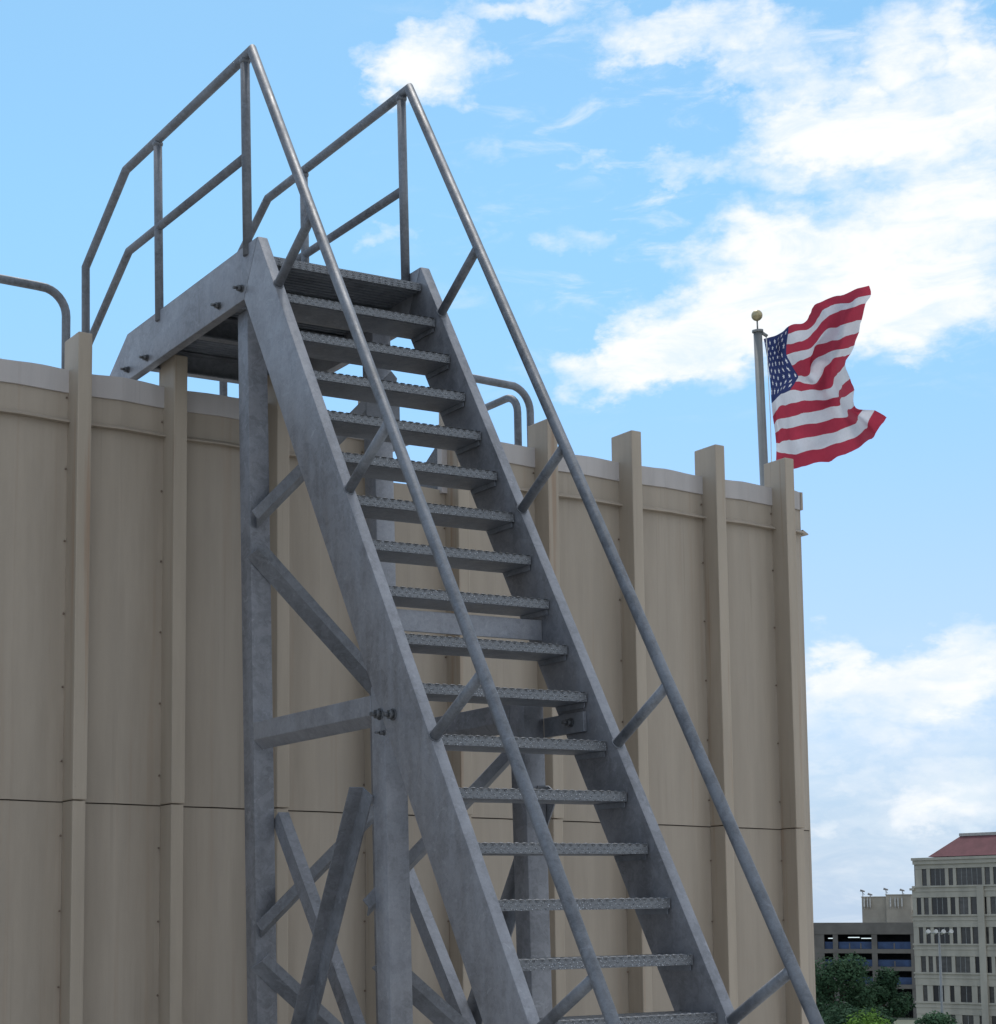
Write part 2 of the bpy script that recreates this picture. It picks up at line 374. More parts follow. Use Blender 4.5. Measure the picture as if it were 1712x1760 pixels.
for i, (x, zt) in enumerate(RIBS):
    b = MB()
    b.box((x, -RD, ZB), (x + RW, .004, Z_SEAM), .006)
    f_, zr, zt_ = -RD - .007, Z_RIM - .012, ZO + zt
    b.prism([(f_, Z_SEAM + .004), (.004, Z_SEAM + .004), (.004, zr), (.05, zr), (.05, zt_), (f_, zt_)], x - .003, x + RW + .003, 'X', .006)
    rb = b.build('rib', M['rib'], wall)
    s_ = MB(); z = .35 + random.random() * .1
    while z < Z_RIM - .1:
        s_.ball((x - .012, -.012, z), .0055, 8); z += .352
    s_.build('screw_row', M['screw'], rb)
# end of the wall: corner trim, return wall and its own ledge end, plus a deck inside
b = MB(); b.box((X_END, .0, ZB), (X_END + .012, 5.6, Z_BAND)); b.box((X_END - .001, -.022, Z_BAND), (X_END + .014, 5.6, Z_RIM)); b.build('end_wall', M['panel'], wall)
b = MB(); b.prism([(X_END + .01, Z_LED + .022), (X_END + .055, Z_LED), (X_END + .055, Z_LED - .006), (X_END + .01, Z_LED - .006)], -.02, 5.6, 'Y'); b.build('ledge', M['panel'], wall)
b = MB(); b.box((-6.0, 5.6, ZB), (X_END + .012, 5.612, Z_RIM)); b.box((-6.0, .0, ZB), (-5.99, 5.6, Z_RIM)); b.build('end_wall', M['panel'], wall)
b = MB(); b.box((-5.98, .06, Z_RIM - .34), (X_END - .01, 5.59, Z_RIM - .30)); b.build('top_deck', M['deckroof'], wall)
# cut-down gap behind the stair: cheek coloured dark for the shadow there, folded lip
b = MB(); b.prism([(.015, Z_RIM - .03), (.42, Z_RIM - .30), (.42, Z_LED - .2), (.015, Z_LED - .2)], .945, .957, 'X'); b.build('gap_cheek', M['bolt'], wall)
b = MB(); b.box((.925, -.03, Z_LED - .08), (.962, .012, Z_RIM)); b.build('gap_trim', M['flash'], wall)

# ------------------------------------------------------------------ the stair (own frame: X across, Y to the wall, Z up)
S = Matrix(((0.99963, 0.020215, -0.018429), (-0.020212, 0.999796, 0.000373), (0.018433, 0.0, 0.99983)))
BASE = Vector((-.40, -1.6, -4.674))
stair = thing('access_stair', 'steep galvanised steel stair with pipe handrails, leading up to a platform over the wall', 'stair')
Mx = S.to_4x4(); stair.matrix_world = Matrix.Translation(S @ BASE + Vector((0, 0, ZO))) @ Mx
OFF = -BASE
RISE, RUN = .2032, .11284
Ln = math.hypot(RISE, RUN); td = Vector((0, -RUN / Ln, -RISE / Ln)); nd = Vector((0, -RISE / Ln, RUN / Ln))
def tn(t, n): v = td * t + nd * n; return (v.y, v.z)
XLI, XLO, XRI, XRO = -.792, -.842, 0.0, .05
t_end_f = (4.674 + nd.z * .035) / -td.z; t_end_b = (4.674 - nd.z * .205) / -td.z
for xa, xb in ((XLO, XLI), (XRI, XRO)):
    poly = [(.005, .081), tn(t_end_f - .0005, .035), tn(t_end_b - .0005, -.205), (.1456, -.16)]
    b = MB(); b.prism(poly, xa, xb, 'X', .006); b.build('stringer', M['galv'], stair, OFF, R(40))
    b = MB(); b.prism([(.0075, .0805), (1.463, .080), (1.75, -.10), (1.75, -.16), (.148, -.16)], xa + .001, xb - .001, 'X', .005); b.build('platform_beam', M['galv'], stair, OFF, R(40))
# treads: perforated nosing, pan and rear lip
def make_tread():
    b = MB()
    x0, x1 = XLI + .004, XRI - .004
    b.box((x0, 0, -.037), (x1, .004, 0), .0012, 0)                       # nosing
    b.box((x0, .0045, -.004), (x1, .205, -.0005), 0, 0)                  # walking surface
    b.box((x0, .016, -.036), (x1, .203, -.032), 0, 1)                    # pan underneath
    b.box((x0, .2005, -.0318), (x1, .205, -.0045), 0, 1)
    n = 23
    for i in range(n):                                                   # raised buttons along the nosing
        cx = x0 + (i + .5) * (x1 - x0) / n
        for zc, dx in ((-.007, 0), (-.019, .5), (-.031, 0)):
            c = cx + dx * (x1 - x0) / n
            if c > x1 - .012: continue
            v = [b.bm.verts.new((c + a * .0095, .0, zc + h * .004)) for a, h in ((-1, 0), (0, -1), (1, 0), (0, 1))]
            t = b.bm.verts.new((c, -.0028, zc))
            for q in range(4): b.bm.faces.new((v[q], v[(q + 1) % 4], t)).material_index = 0
        v = [b.bm.verts.new((cx + a * .012, .003 + h * .011, 0)) for a, h in ((-1, -1), (1, -1), (1, 1), (-1, 1))]
        t = b.bm.verts.new((cx, .003, .0042))
        for q in range(4): b.bm.faces.new((v[q], v[(q + 1) % 4], t)).material_index = 0
    for xx in (x0 + .0005, x1 - .0045):                                   # end plates
        b.box((xx, .012, -.058), (xx + .004, .19, -.0372), 0, 1)
    return b
tread = make_tread().build('tread', [M['grip'], M['pan']], stair, OFF)
for i in range(2, 23):
    t = tread.copy(); col.objects.link(t); t.parent = stair; t.location = (0, -i * RUN, -i * RISE)
tread.location = (0, -RUN, -RISE)
# platform
b = MB(); x0, x1 = XLI + .003, XRI - .003
b.box((x0, 0, -.037), (x1, .004, 0), .001, 0)
b.box((x0, .0045, -.006), (x1, 1.62, 0), 0, 0)
y = .03
while y < 1.6:
    b.box((x0, y, -.034), (x1, y + .006, -.0062), 0, 1)
    b.box((x0, y + .006, -.036), (x1, y + .013, -.034), 0, 1)
    y += .031
n = 23
for i in range(n):
    cx = x0 + (i + .5) * (x1 - x0) / n
    for zc in (-.008, -.020, -.031):
        v = [b.bm.verts.new((cx + a * .011, .0, zc + h * .0045)) for a, h in ((-1, 0), (0, -1), (1, 0), (0, 1))]; tt = b.bm.verts.new((cx, -.0045, zc))
        for q in range(4): b.bm.faces.new((v[q], v[(q + 1) % 4], tt))
b.build('platform_deck', [M['grip'], M['pan']], stair, OFF)
CH = [(-.025, -.055), (.025, -.055), (.025, -.047), (-.017, -.047), (-.017, .047), (.025, .047), (.025, .055), (-.025, .055)]
for yb in (.30, .72, 1.27):
    b = MB(); b.beam((XLI - .001, yb, -.1), (XRI + .001, yb, -.1), CH); b.build('cross_beam', M['galv_dull'], stair, OFF)
# posts
def post(x, y, z0, z1, name='support_post', s=.05):
    b = MB(); b.box((x - s, y - s, z0), (x + s, y + s, z1), .007)
    o = b.build(name, M['galv'], stair, OFF, R(40)); return o
PX = (-.725, -.07)
for x in PX:
    post(x, .295, -4.674, -.161); post(x, -.815, -4.674, -2.0); post(x, 1.545, Z_RIM - .30 - ZO, -.161, 'rear_post')
    for yy in (.295, -.815):
        b = MB(); b.box((x - .11, yy - .11, -4.674), (x + .11, yy + .11, -4.66)); b.build('base_plate', M['galv_dull'], stair, OFF)
# side struts, clips and tie bar
for xo, xi in ((-.775, -.727), (-.12, -.07)):
    b = MB(); b.prism([(xo, -2.035), (xi, -2.035), (xi, -2.152), (xi - .004, -2.152), (xo, -2.112)], .244, -.764, 'Y', .003); b.build('strut', M['galv'], stair, OFF)
for xa, xb in ((-.7915, -.779), (-.018, -.0005)):
    b = MB(); b.box((xa, -.86, -2.185), (xb, -1.12, -2.105), .003); b.build('clip_angle', M['galv_dull'], stair, OFF)
b = MB(); b.box((XLI + .001, -.845, -1.785), (XRI - .001, -.837, -1.70), .002); b.build('tie_bar', M['galv'], stair, OFF)
ANG = lambda w_, d_=1: [(0, -w_ / 2), (.006 * d_, -w_ / 2), (.006 * d_, w_ / 2 - .006), (w_ * .75 * d_, w_ / 2 - .006), (w_ * .75 * d_, w_ / 2), (0, w_ / 2)]
def brace(a, b_, wd=.075, flip=1, m='galv_dull', upv=(0, 0, 1)):
    k = MB(); k.beam(a, b_, ANG(wd, flip), upv); k.build('diagonal_brace', M[m], stair, OFF)
BENT = lambda w_: [(0, w_ / 2), (.006, w_ / 2), (.006, -.02 * w_), (-.052, -w_ / 2), (-.057, -w_ / 2 + .004), (0, -.02 * w_ + .006)]
def kbrace(a, b_, wd=.082):
    k = MB(); k.beam(a, b_, BENT(wd)); k.build('diagonal_brace', M['galv_dull'], stair, OFF)
YF = .188
kbrace((-.77, YF, -1.135), (-.03, YF, -.40)); kbrace((-.77, YF, -1.27), (-.03, YF, -1.97)); kbrace((-.78, YF, -2.945), (-.03, YF, -2.29)); kbrace((-.78, YF, -3.075), (-.03, YF, -3.72))
YM = -.760
kbrace((-.80, YM, -2.86), (-.03, YM, -2.18)); kbrace((-.735, YM, -3.06), (-.03, YM, -3.63))
brace((-.782, -.745, -2.41), (-.782, .22, -4.16), .085, -1); brace((-.012, -.905, -2.40), (-.012, .22, -4.20), .075, -1)
brace((-.672, .245, -2.45), (-.672, -.75, -3.86), .07, -1, 'galv'); brace((-.125, .2, -2.55), (-.125, -.75, -3.92), .07, -1, 'galv')
b = MB(); b.box((-.20, YF - .008, -.62), (-.02, YF - .002, -.44)); b.build('gusset', M['galv_dull'], stair, OFF)
# bolts (head, washer and threaded end)
def bolt(x, y, z, s=1.0, face=-1):
    b = MB(); f = face
    b.tube([(x, y, z), (x + f * .004, y, z)], .021 * s, 14); b.tube([(x + f * .004, y, z), (x + f * .022, y, z)], .0165 * s, 6); b.tube([(x + f * .022, y, z), (x + f * .042, y, z)], .0085 * s, 8)
    b.build('bolt', M['bolt'], stair, OFF)
for y, z in ((.165, -.105), (.392, -.112), (1.211, -.118), (1.45, -.11)):
    bolt(XLO - .0005, y, z, .85); bolt(XRO + .0005, y, z, 1.15, 1)
for y, z in ((-.945, -2.131), (-1.04, -2.142)):
    bolt(XLO - .0005, y, z, 1.1); bolt(XRO + .0005, y, z, 1.1, 1)
bolt(XLO - .0005, -.975, -2.205, .5)
bolt(-.0185, -1.04, -2.142, .9, -1)
# handrails
def handrail(xr, xs):
    rp = .0225
    hr = MB()
    pk = Vector((xr, .045, .951)); L2 = 5.7
    bot = pk + Vector((0, -td.y, -td.z)) * -L2
    pts = [(xr, bot.y + .02, -4.67), (xr, bot.y, bot.z), pk, (xr, 1.476, .955), (xr, 2.040, .627), (xr, 2.052, -.56)]
    hr.tube(pts, rp, 16)
    root = hr.build('handrail', M['pipe'], stair, OFF)
    for yp, zb in ((.115, .03), (1.075, .03)):
        b = MB(); b.tube([(xr, yp, zb), (xr, yp, .951)], rp - .0012, 16); b.tube([(xr, yp, .918), (xr, yp, .927), (xr, yp, .936)], [rp - .001, rp + .0035, rp + .004], 16); b.build('rail_post', M['pipe'], root, OFF)
    b = MB(); b.tube([(xr, .115, .487), (xr, 1.446, .512), (xr, 2.051, .163)], rp - .0018, 16); b.build('mid_rail', M['pipe'], root, OFF)
    for t in (.23, 1.403, 2.59, 3.77):
        a = td * t + nd * .034; c = td * t + nd * .428
        b = MB(); b.tube([(xs, a.y, a.z), (xr, c.y, c.z)], .0205, 16); b.tube([(xs, a.y, a.z), (xs, a.y + nd.y * .004, a.z + nd.z * .004)], .026, 14)
        b.build('rail_bracket', M['pipe'], root, OFF)
handrail(-.835, -.822); handrail(-.012, .012)
bpy.context.view_layer.update()

# ------------------------------------------------------------------ guard rails on the wall's top deck
ZD = Z_RIM - .30
def arc(c, r, a0, a1, n, pl, sgn=1):
    o = []
    for i in range(n + 1):
        a = a0 + (a1 - a0) * i / n
        if pl == 'x': o.append((c[0] + sgn * r * math.cos(a), c[1], c[2] + r * math.sin(a)))
        else: o.append((c[0], c[1] + sgn * r * math.cos(a), c[2] + r * math.sin(a)))
    return o
def rail_thing(label, tube_pts, posts, loc):
    t = thing('guard_rail', label, 'railing', loc, 0, 'pipe guard rails on top of the wall')
    l = Vector(loc); b = MB(); b.tube([Vector(p) - l for p in tube_pts], .022, 14); b.build('top_rail', M['pipe'], t)
    for p in posts:
        b = MB(); q = Vector(p[:3]) - l; b.tube([q, (q.x, q.y, p[3] - l.z)], .02, 12); b.tube([q, (q.x, q.y, q.z + .05)], [.05, .02], 12); b.build('rail_post', M['pipe'], t)
yb = 1.42; zt = ZO + .205
rail_thing('grey pipe guard rail with rounded end, at the far left behind the first tall rib',
    [(-4.6, yb, zt)] + [(-1.325, yb, zt)] + arc((-1.30, yb, zt - .13), .13, R(80), 0, 7, 'x') + [(-1.165, yb, ZD)], [(-2.9, yb, ZD, zt)], (-2.9, yb, ZD))
zt2 = ZO + .15
rail_thing('taller grey pipe loop of the two standing right of the stair',
    [(1.12, yb, ZD), (1.12, yb, zt2 - .1)] + [(1.16, yb, zt2)] + [(1.53, yb, zt2 - .002)] + arc((1.55, yb, zt2 - .14), .14, R(80), 0, 7, 'x') + [(1.695, yb, ZD)], [], (1.4, yb, ZD))
zt3 = ZO + .105
rail_thing('lower grey pipe loop running back from the wall, right of the stair',
    [(1.6, 4.6, zt3)] + [(1.6, 1.60, zt3)] + arc((1.6, 1.53, zt3 - .11), .11, R(90), R(0), 7, 'y', -1) + [(1.6, 1.415, ZD)], [(1.6, 3.1, ZD, zt3)], (1.6, 2.6, ZD))
t = thing('deck_post', 'short grey pipe post with a flared foot seen under the stair platform', 'post', (.62, 2.6, ZD))
b = MB(); b.tube([(0, 0, 0), (0, 0, .09), (0, 0, 1.0)], [.075, .036, .034], 14); b.build('pipe', M['pipe'], t)

# ------------------------------------------------------------------ flagpole and flag
pole = thing('flagpole', 'grey metal flagpole with a gold ball, standing behind the right end of the wall', 'flagpole', (8.45, 6.40, 0))
lean = Vector((8.24 - 8.39, 6.26 - 6.38, 7.76 - 6.22)) / 1.54
pb = Vector((8.39, 6.38, 6.22)) - lean * 6.22
L = lambda z: pb + lean * z - Vector((8.45, 6.40, 0))
b = MB(); b.tube([L(0), L(3), L(7.74)], [.054, .049, .043], 20); b.build('shaft', M['pole'], pole)
b = MB(); b.tube([L(7.74), L(7.765)], .056, 16); b.tube([L(7.765), L(7.86)], .008, 8)
b.tube([L(7.74) + Vector((.03, -.02, 0)), L(7.70) + Vector((.08, -.05, 0))], .018, 8); b.build('truck', M['pole'], pole)
b = MB(); b.ball(L(7.91), .056, 20); b.build('ball_finial', M['gold'], pole)
hv = Vector((.068, -.042, 0))
b = MB(); b.tube([L(7.70) + hv * 1.05, L(6.9) + hv * 1.12, L(6.27) + hv * .95, L(1.2) + hv * .9], .0045, 6); b.build('halyard', M['rope'], pole)
b = MB(); b.tube([L(6.30) + hv, L(6.25) + hv * 1.9], .016, 8); b.tube([L(6.22) + hv, L(6.27) + hv * 1.9], .013, 8); b.ball(L(6.245) + hv * 1.5, .028, 10); b.build('rope_knot', M['gold'], pole)

FLAG = [
[(8.300,6.240,7.677),(8.499,6.267,7.757),(8.526,6.108,7.811),(8.696,6.047,7.860),(9.010,6.182,8.167),(9.135,5.939,8.200),(9.236,5.712,8.227)],
[(8.319,6.240,7.594),(8.500,6.260,7.673),(8.494,6.102,7.729),(8.772,6.068,7.810),(9.076,6.158,8.101),(9.118,5.884,8.089),(9.301,5.732,8.167)],
[(8.332,6.241,7.528),(8.480,6.255,7.582),(8.471,6.111,7.608),(8.795,6.127,7.736),(9.112,6.127,8.027),(9.079,5.850,8.005),(9.299,5.814,8.090)],
[(8.348,6.241,7.453),(8.478,6.233,7.498),(8.486,6.115,7.499),(8.866,6.154,7.669),(9.078,6.123,7.879),(9.027,5.853,7.849),(9.336,5.895,7.956)],
[(8.359,6.244,7.378),(8.469,6.217,7.379),(8.545,6.109,7.404),(8.903,6.194,7.591),(8.975,6.146,7.697),(8.993,5.871,7.685),(9.374,5.975,7.847)],
[(8.374,6.247,7.295),(8.467,6.197,7.275),(8.624,6.109,7.296),(8.921,6.243,7.398),(8.907,6.137,7.523),(8.974,5.903,7.570),(9.402,6.055,7.738)],
[(8.387,6.252,7.195),(8.459,6.186,7.180),(8.622,6.159,7.258),(8.994,6.226,7.309),(8.958,6.046,7.436),(8.985,5.939,7.505),(9.411,6.123,7.668)],
[(8.404,6.263,7.029),(8.427,6.198,7.084),(8.617,6.221,7.180),(8.948,6.252,7.253),(8.941,6.021,7.196),(9.032,5.991,7.337),(9.401,6.181,7.566)],
[(8.422,6.270,6.896),(8.436,6.201,6.966),(8.667,6.258,7.067),(8.965,6.228,7.139),(8.986,5.959,7.088),(9.118,6.030,7.214),(9.437,6.187,7.438)],
[(8.438,6.272,6.813),(8.453,6.211,6.860),(8.717,6.289,6.953),(8.957,6.203,7.018),(9.003,5.929,7.010),(9.198,6.073,7.151),(9.473,6.164,7.291)],
[(8.452,6.274,6.730),(8.484,6.224,6.756),(8.773,6.304,6.852),(8.970,6.153,6.894),(9.054,5.910,6.896),(9.305,6.103,7.052),(9.460,6.142,7.135)],
[(8.465,6.279,6.630),(8.515,6.249,6.638),(8.807,6.320,6.723),(8.966,6.111,6.745),(9.151,5.884,6.818),(9.441,6.098,7.001),(9.479,6.068,7.073)],
[(8.472,6.286,6.547),(8.557,6.273,6.530),(8.845,6.317,6.588),(8.964,6.070,6.614),(9.242,5.886,6.728),(9.561,6.083,6.945),(9.545,5.949,7.037)],
[(8.475,6.297,6.448),(8.623,6.288,6.393),(8.900,6.286,6.459),(9.011,6.010,6.477),(9.302,5.924,6.634),(9.654,6.063,6.848),(9.597,5.842,6.949)]]
F = [[Vector(p) for p in r] for r in FLAG]
def cr(p, t):
    n = len(p) - 1; t = max(0, min(n - 1e-6, t)); i = int(t); f = t - i
    a, b_, c, d = p[max(0, i - 1)], p[i], p[i + 1], p[min(n, i + 2)]
    return .5 * ((2 * b_) + (c - a) * f + (2 * a - 5 * b_ + 4 * c - d) * f * f + (3 * b_ - a - 3 * c + d) * f ** 3)
def flag_pt(u, v): 
    p = cr([cr(r, u) for r in F], v)
    q = mnoise.noise_vector((p.x * 9, p.y * 9, p.z * 9)) * .014 + mnoise.noise_vector((u * 1.6, v * .5, 4.2)) * .022
    return p + q * min(1.0, u * .8)       # u 0..6 along the fly, v 0..13 down the hoist
hoist = Vector((8.31, 6.24, 7.05))
flag = thing('flag', 'waving red, white and blue flag with stars and stripes on the flagpole', 'flag', hoist)
b = MB(); NU, SV = 48, 3
grid = [[b.bm.verts.new(flag_pt(6 * i / NU, j / SV) - hoist) for i in range(NU + 1)] for j in range(13 * SV + 1)]
for j in range(13 * SV):
    for i in range(NU):
        f = b.bm.faces.new((grid[j][i], grid[j + 1][i], grid[j + 1][i + 1], grid[j][i + 1])); f.smooth = True
        st = j // SV; f.material_index = 2 if (st < 7 and i < NU / 3) else (st % 2)
cloth = b.build('cloth', [M['red'], M['white'], M['blue']], flag)
uvl = cloth.data.uv_layers.new(name='UVMap')
for p in cloth.data.polygons:
    j, i = divmod(p.index, NU)
    for li, (dj, di) in zip(p.loop_indices, ((0, 0), (1, 0), (1, 1), (0, 1))):
        uvl.data[li].uv = ((i + di) / (NU / 3), (j + dj) / (7 * SV))

# ------------------------------------------------------------------ far buildings
M['stone'] = mat_plain('buff precast', (.40, .37, .315), .75, 0, .12, .6, (1, 1, .25))
M['stone_dark'] = mat_plain('weathered precast', (.36, .33, .275), .8, 0, .2, .5, (1, 1, .25))
M['glass'] = mat_plain('dark window glass', (.022, .02, .024), .25, 0, .6, .35)
m_, k_, b_, P_, _ = new_mat('office window glass'); oi_ = k_.node('ShaderNodeObjectInfo')
k_.put(b_.inputs['Base Color'], k_.mix(k_.math('MULTIPLY', k_.noise(scale_vec(k_, P_, (.8, .8, 2.5)), 1.0, 3, .6), oi_.outputs['Random']), (.014, .013, .016), (.16, .15, .14)))
b_.inputs['Roughness'].default_value = .2; M['winglass'] = m_
M['redroof'] = mat_plain('red standing seam roof', (.135, .05, .058), .85, 0, .15, .8)
M['roofgrey'] = mat_plain('grey roof trim', (.40, .38, .36), .7)
M['conc'] = mat_plain('brown concrete', (.155, .142, .13), .85, 0, .15, .4)
M['pent'] = mat_plain('tan penthouse block', (.36, .325, .27), .8, 0, .15, .3)
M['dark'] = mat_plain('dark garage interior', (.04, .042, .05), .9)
M['bluebar'] = mat_plain('blue painted parapet', (.03, .065, .16), .5, 0, .25, .6)
M['dish'] = mat_plain('antenna grey', (.22, .22, .22), .6)
M['antw'] = mat_plain('antenna white', (.55, .54, .52), .6)
def emit(name, c, s):
    m = bpy.data.materials.new(name); m.use_nodes = True; k = NT(m.node_tree); k.n.clear(); o = k.node('ShaderNodeOutputMaterial'); e = k.node('ShaderNodeEmission')
    e.inputs[0].default_value = (*c, 1); e.inputs[1].default_value = s; k.l.new(e.outputs[0], o.inputs[0]); return m
M['tubelight'] = emit('garage strip light', (.8, .95, 1.0), .42)
GZ = -13.0
# office block
OX, OY = 180.25, 156.63; od = Vector((2.71, -10.83)); s1 = .01976; s2 = .0191
office = thing('office_building', 'buff stone office block with rows of dark windows and a red hipped roof, far right', 'building', (OX, OY, GZ), math.atan2(od.y, od.x))
ou = lambda x: (x - 1145) * s1
oz = lambda y: (812 - y) * s2 + 1.7 - GZ
UE = ou(2350); DEP = 16
b = MB(); b.box((.35, .35, 0), (UE - .3, DEP, oz(330))); b.build('core', M['glass'], office)
rows = [(375, 490), (570, 685), (770, 880), (965, 1072), (1160, 1268), (1352, 1460), (1550, 1655)]
pats = [[(1222, 1255), (1278, 1382), (1405, 1437), (1458, 1632), (1650, 1685), (1706, 1800)],
        [(1178, 1210), (1228, 1262), (1282, 1392), (1412, 1445), (1468, 1532), (1548, 1590), (1620, 1655), (1680, 1780)],
        [(1186, 1216), (1236, 1268), (1290, 1398), (1420, 1450), (1474, 1540), (1553, 1592), (1630, 1662), (1688, 1785)],
        [(1192, 1228), (1245, 1276), (1296, 1404), (1428, 1528), (1562, 1600), (1635, 1672), (1696, 1790)],
        [(1198, 1230), (1268, 1345), (1384, 1415), (1455, 1532), (1570, 1606), (1646, 1680), (1702, 1795)],
        [(1205, 1235), (1262, 1345), (1384, 1415), (1460, 1536), (1576, 1610), (1655, 1690), (1710, 1800)],
        [(1205, 1235), (1262, 1345), (1384, 1415), (1460, 1536), (1576, 1610), (1655, 1690), (1710, 1800)]]
pats = [p + [(1830 + k * 150, 1920 + k * 150) for k in range(3)] for p in pats]
wl = MB()
zprev = oz(300)
for i, ((ya, yb_), pat) in enumerate(zip(rows, pats)):
    left = 1175 if i == 0 else 1150
    wl.box((ou(left), 0, oz(ya)), (UE, .34, zprev), .02)                              # band above
    xs = left
    for (xa, xb) in pat:
        wl.box((ou(xs), .06, oz(yb_)), (ou(xa), .345, oz(ya))); xs = xb
    wl.box((ou(xs), .06, oz(yb_)), (UE, .345, oz(ya)))
    for dz, pr in ((.0, .16), (.55, .08)):
        wl.box((ou(left) - .1, -pr, oz(yb_) - .22 - dz), (UE, .01, oz(yb_) - dz))
    zprev = oz(yb_)
wl.box((ou(1150), .0, 0), (UE, .34, zprev))
wl.box((ou(1160), -.35, oz(318)), (UE + .2, .3, oz(300))); wl.box((ou(1166), -.2, oz(345)), (UE + .1, .2, oz(319)))
wl.box((ou(1140), -.28, oz(520)), (ou(1172), .5, oz(505)))
wl.box((ou(1150), .36, 0), (ou(1150) + .3, DEP, oz(505))); wl.box((ou(1175), .36, oz(505)), (ou(1175) + .3, DEP, oz(302)))
for xa, xb in ((1600, 1645),): wl.box((ou(xa), -.3, 0), (ou(xb), .0, oz(500)))
wl.build('wall', M['stone'], office)
for (ya, yb_), pat in zip(rows, pats):
    for (xa, xb) in pat:
        b = MB(); b.box((ou(xa), .2, oz(yb_)), (ou(xb), .23, oz(ya))); n = max(1, round((xb - xa) / 38))
        for q in range(1, n): xx = ou(xa + (xb - xa) * q / n); b.box((xx - .04, .17, oz(yb_)), (xx + .04, .21, oz(ya)), 0, 1)
        b.build('window', [M['winglass'], M['dish']], office)
b = MB(); x0, x1 = ou(1240), UE; xt = ou(1400); zb_, zt_ = oz(292), oz(152)
y0, y1, yt = 1.2, DEP - 1.2, 4.0
A = [(x0, y0, zb_), (x1, y0, zb_), (x1, y1, zb_), (x0, y1, zb_)]; T = [(xt, yt, zt_), (x1 - 3, yt, zt_), (x1 - 3, y1 - 3, zt_), (xt, y1 - 3, zt_)]
for i in range(4): b.face([A[i], A[(i + 1) % 4], T[(i + 1) % 4], T[i]])
b.face(T); rf = b.build('roof', M['redroof'], office)
b = MB(); b.box((xt - .1, yt - .1, zt_), (x1 - 3, y1 - 3, oz(132))); b.box((ou(1660), yt + 1, oz(132)), (ou(1760), yt + 4, oz(98))); b.build('roof_cap', M['roofgrey'], rf)
# parking garage
GX, GY = 233.14, 228.37; gd = Vector((11.31, -15.76)); k1 = .0251; k2 = .0262
garage = thing('parking_garage', 'brown concrete parking garage with blue parapets inside, left of the office block', 'building', (GX, GY, GZ), math.atan2(gd.y, gd.x))
gu = lambda x: (x - 400) * k1
gz = lambda y: (812 - y) * k2 + 1.7 - GZ
b = MB(); W0, W1 = gu(250), gu(1500)
b.box((W0, 0, gz(818)), (W1, .5, gz(738)), .03)
for ya, yb_ in ((916, 945), (1034, 1062), (1152, 1180), (1270, 1300), (1390, 1420)): b.box((W0, .05, gz(yb_)), (W1, .5, gz(ya)))
for xa, xb in ((250, 545), (606, 640), (870, 907), (1132, 1160), (1400, 1500)): b.box((gu(xa), .08, 0), (gu(xb), .5, gz(818)))
b.box((W0, .5, gz(745)), (W1, 30, gz(740))); b.box((W0, .5, 0), (W0 + .3, 30, gz(745))); b.box((W1 - .3, .5, 0), (W1, 30, gz(745)))
b.build('wall', M['conc'], garage)
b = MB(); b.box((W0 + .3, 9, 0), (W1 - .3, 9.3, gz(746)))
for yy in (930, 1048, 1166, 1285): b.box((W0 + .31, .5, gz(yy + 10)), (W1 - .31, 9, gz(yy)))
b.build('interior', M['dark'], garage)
for ya, yb_ in ((868, 915), (988, 1033), (1105, 1151)):
    for xa, xb in ((545, 606), (640, 870), (907, 1132)):
        b = MB(); b.box((gu(xa), .75, gz(yb_)), (gu(xb), .85, gz(ya)))
        n = max(1, round((xb - xa) / 90))
        for q in range(1, n): xx = gu(xa + (xb - xa) * q / n); b.box((xx - .1, .68, gz(yb_)), (xx + .1, .74, gz(ya + 8)), 0, 1)
        b.build('blue_parapet', [M['bluebar'], M['conc']], garage)
for xa, xb, yy in ((562, 600, 842), (700, 778, 836), (790, 858, 842)):
    b = MB(); b.box((gu(xa), 2.2, gz(yy + 5)), (gu(xb), 2.5, gz(yy))); b.build('strip_light', M['tubelight'], garage)
pent = MB(); pent.box((gu(768), 9, gz(742)), (gu(940), 18, gz(562)), .03); pent.box((gu(940), 8.3, gz(742)), (gu(1112), 18, gz(549)), .03)
pent.box((gu(768) - .1, 8.9, gz(562)), (gu(940), 18.1, gz(556))); pent.box((gu(940) - .1, 8.2, gz(549)), (gu(1112) + .1, 18.1, gz(543)))
pent.box((gu(1112), 10, gz(742)), (gu(1150), 14, gz(650)))
ph = pent.build('penthouse', M['pent'], garage)
for xx, ww in ((782, 10), (806, 8), (824, 8), (968, 9), (1000, 8), (1020, 8), (1046, 9)):
    y_ = 8.95 if xx < 940 else 8.25
    b = MB(); b.box((gu(xx), y_ - .35, gz(628)), (gu(xx + ww), y_ - .1, gz(572)), .02); b.box((gu(xx + ww / 2) - .04, y_ - .12, gz(640)), (gu(xx + ww / 2) + .04, y_ + .01, gz(560))); b.build('panel_antenna', M['antw'], ph)
def dishes(xx, hz, label, y_=10):
    t = thing('roof_antenna', label, 'antenna', garage.matrix_world @ Vector((0, 0, 0)) if False else (0, 0, 0), 0, 'antennas on the penthouse roof')
    c, s_ = math.cos(garage.rotation_euler.z), math.sin(garage.rotation_euler.z); u = gu(xx)
    t.location = (GX + c * u - s_ * y_, GY + s_ * u + c * y_, GZ + gz(560)); t.rotation_euler = (0, 0, garage.rotation_euler.z)
    b = MB(); b.tube([(0, 0, -.1), (0, 0, hz)], .06, 8); b.build('mast', M['dish'], t)
    b = MB(); b.tube([(-.42, -.1, hz + .12), (.38, 0, hz - .12)], [.22, .12], 8); b.tube([(-.1, 0, hz - .25), (.3, 0, hz - .7)], .05, 6); b.build('antenna_head', M['dish'], t)
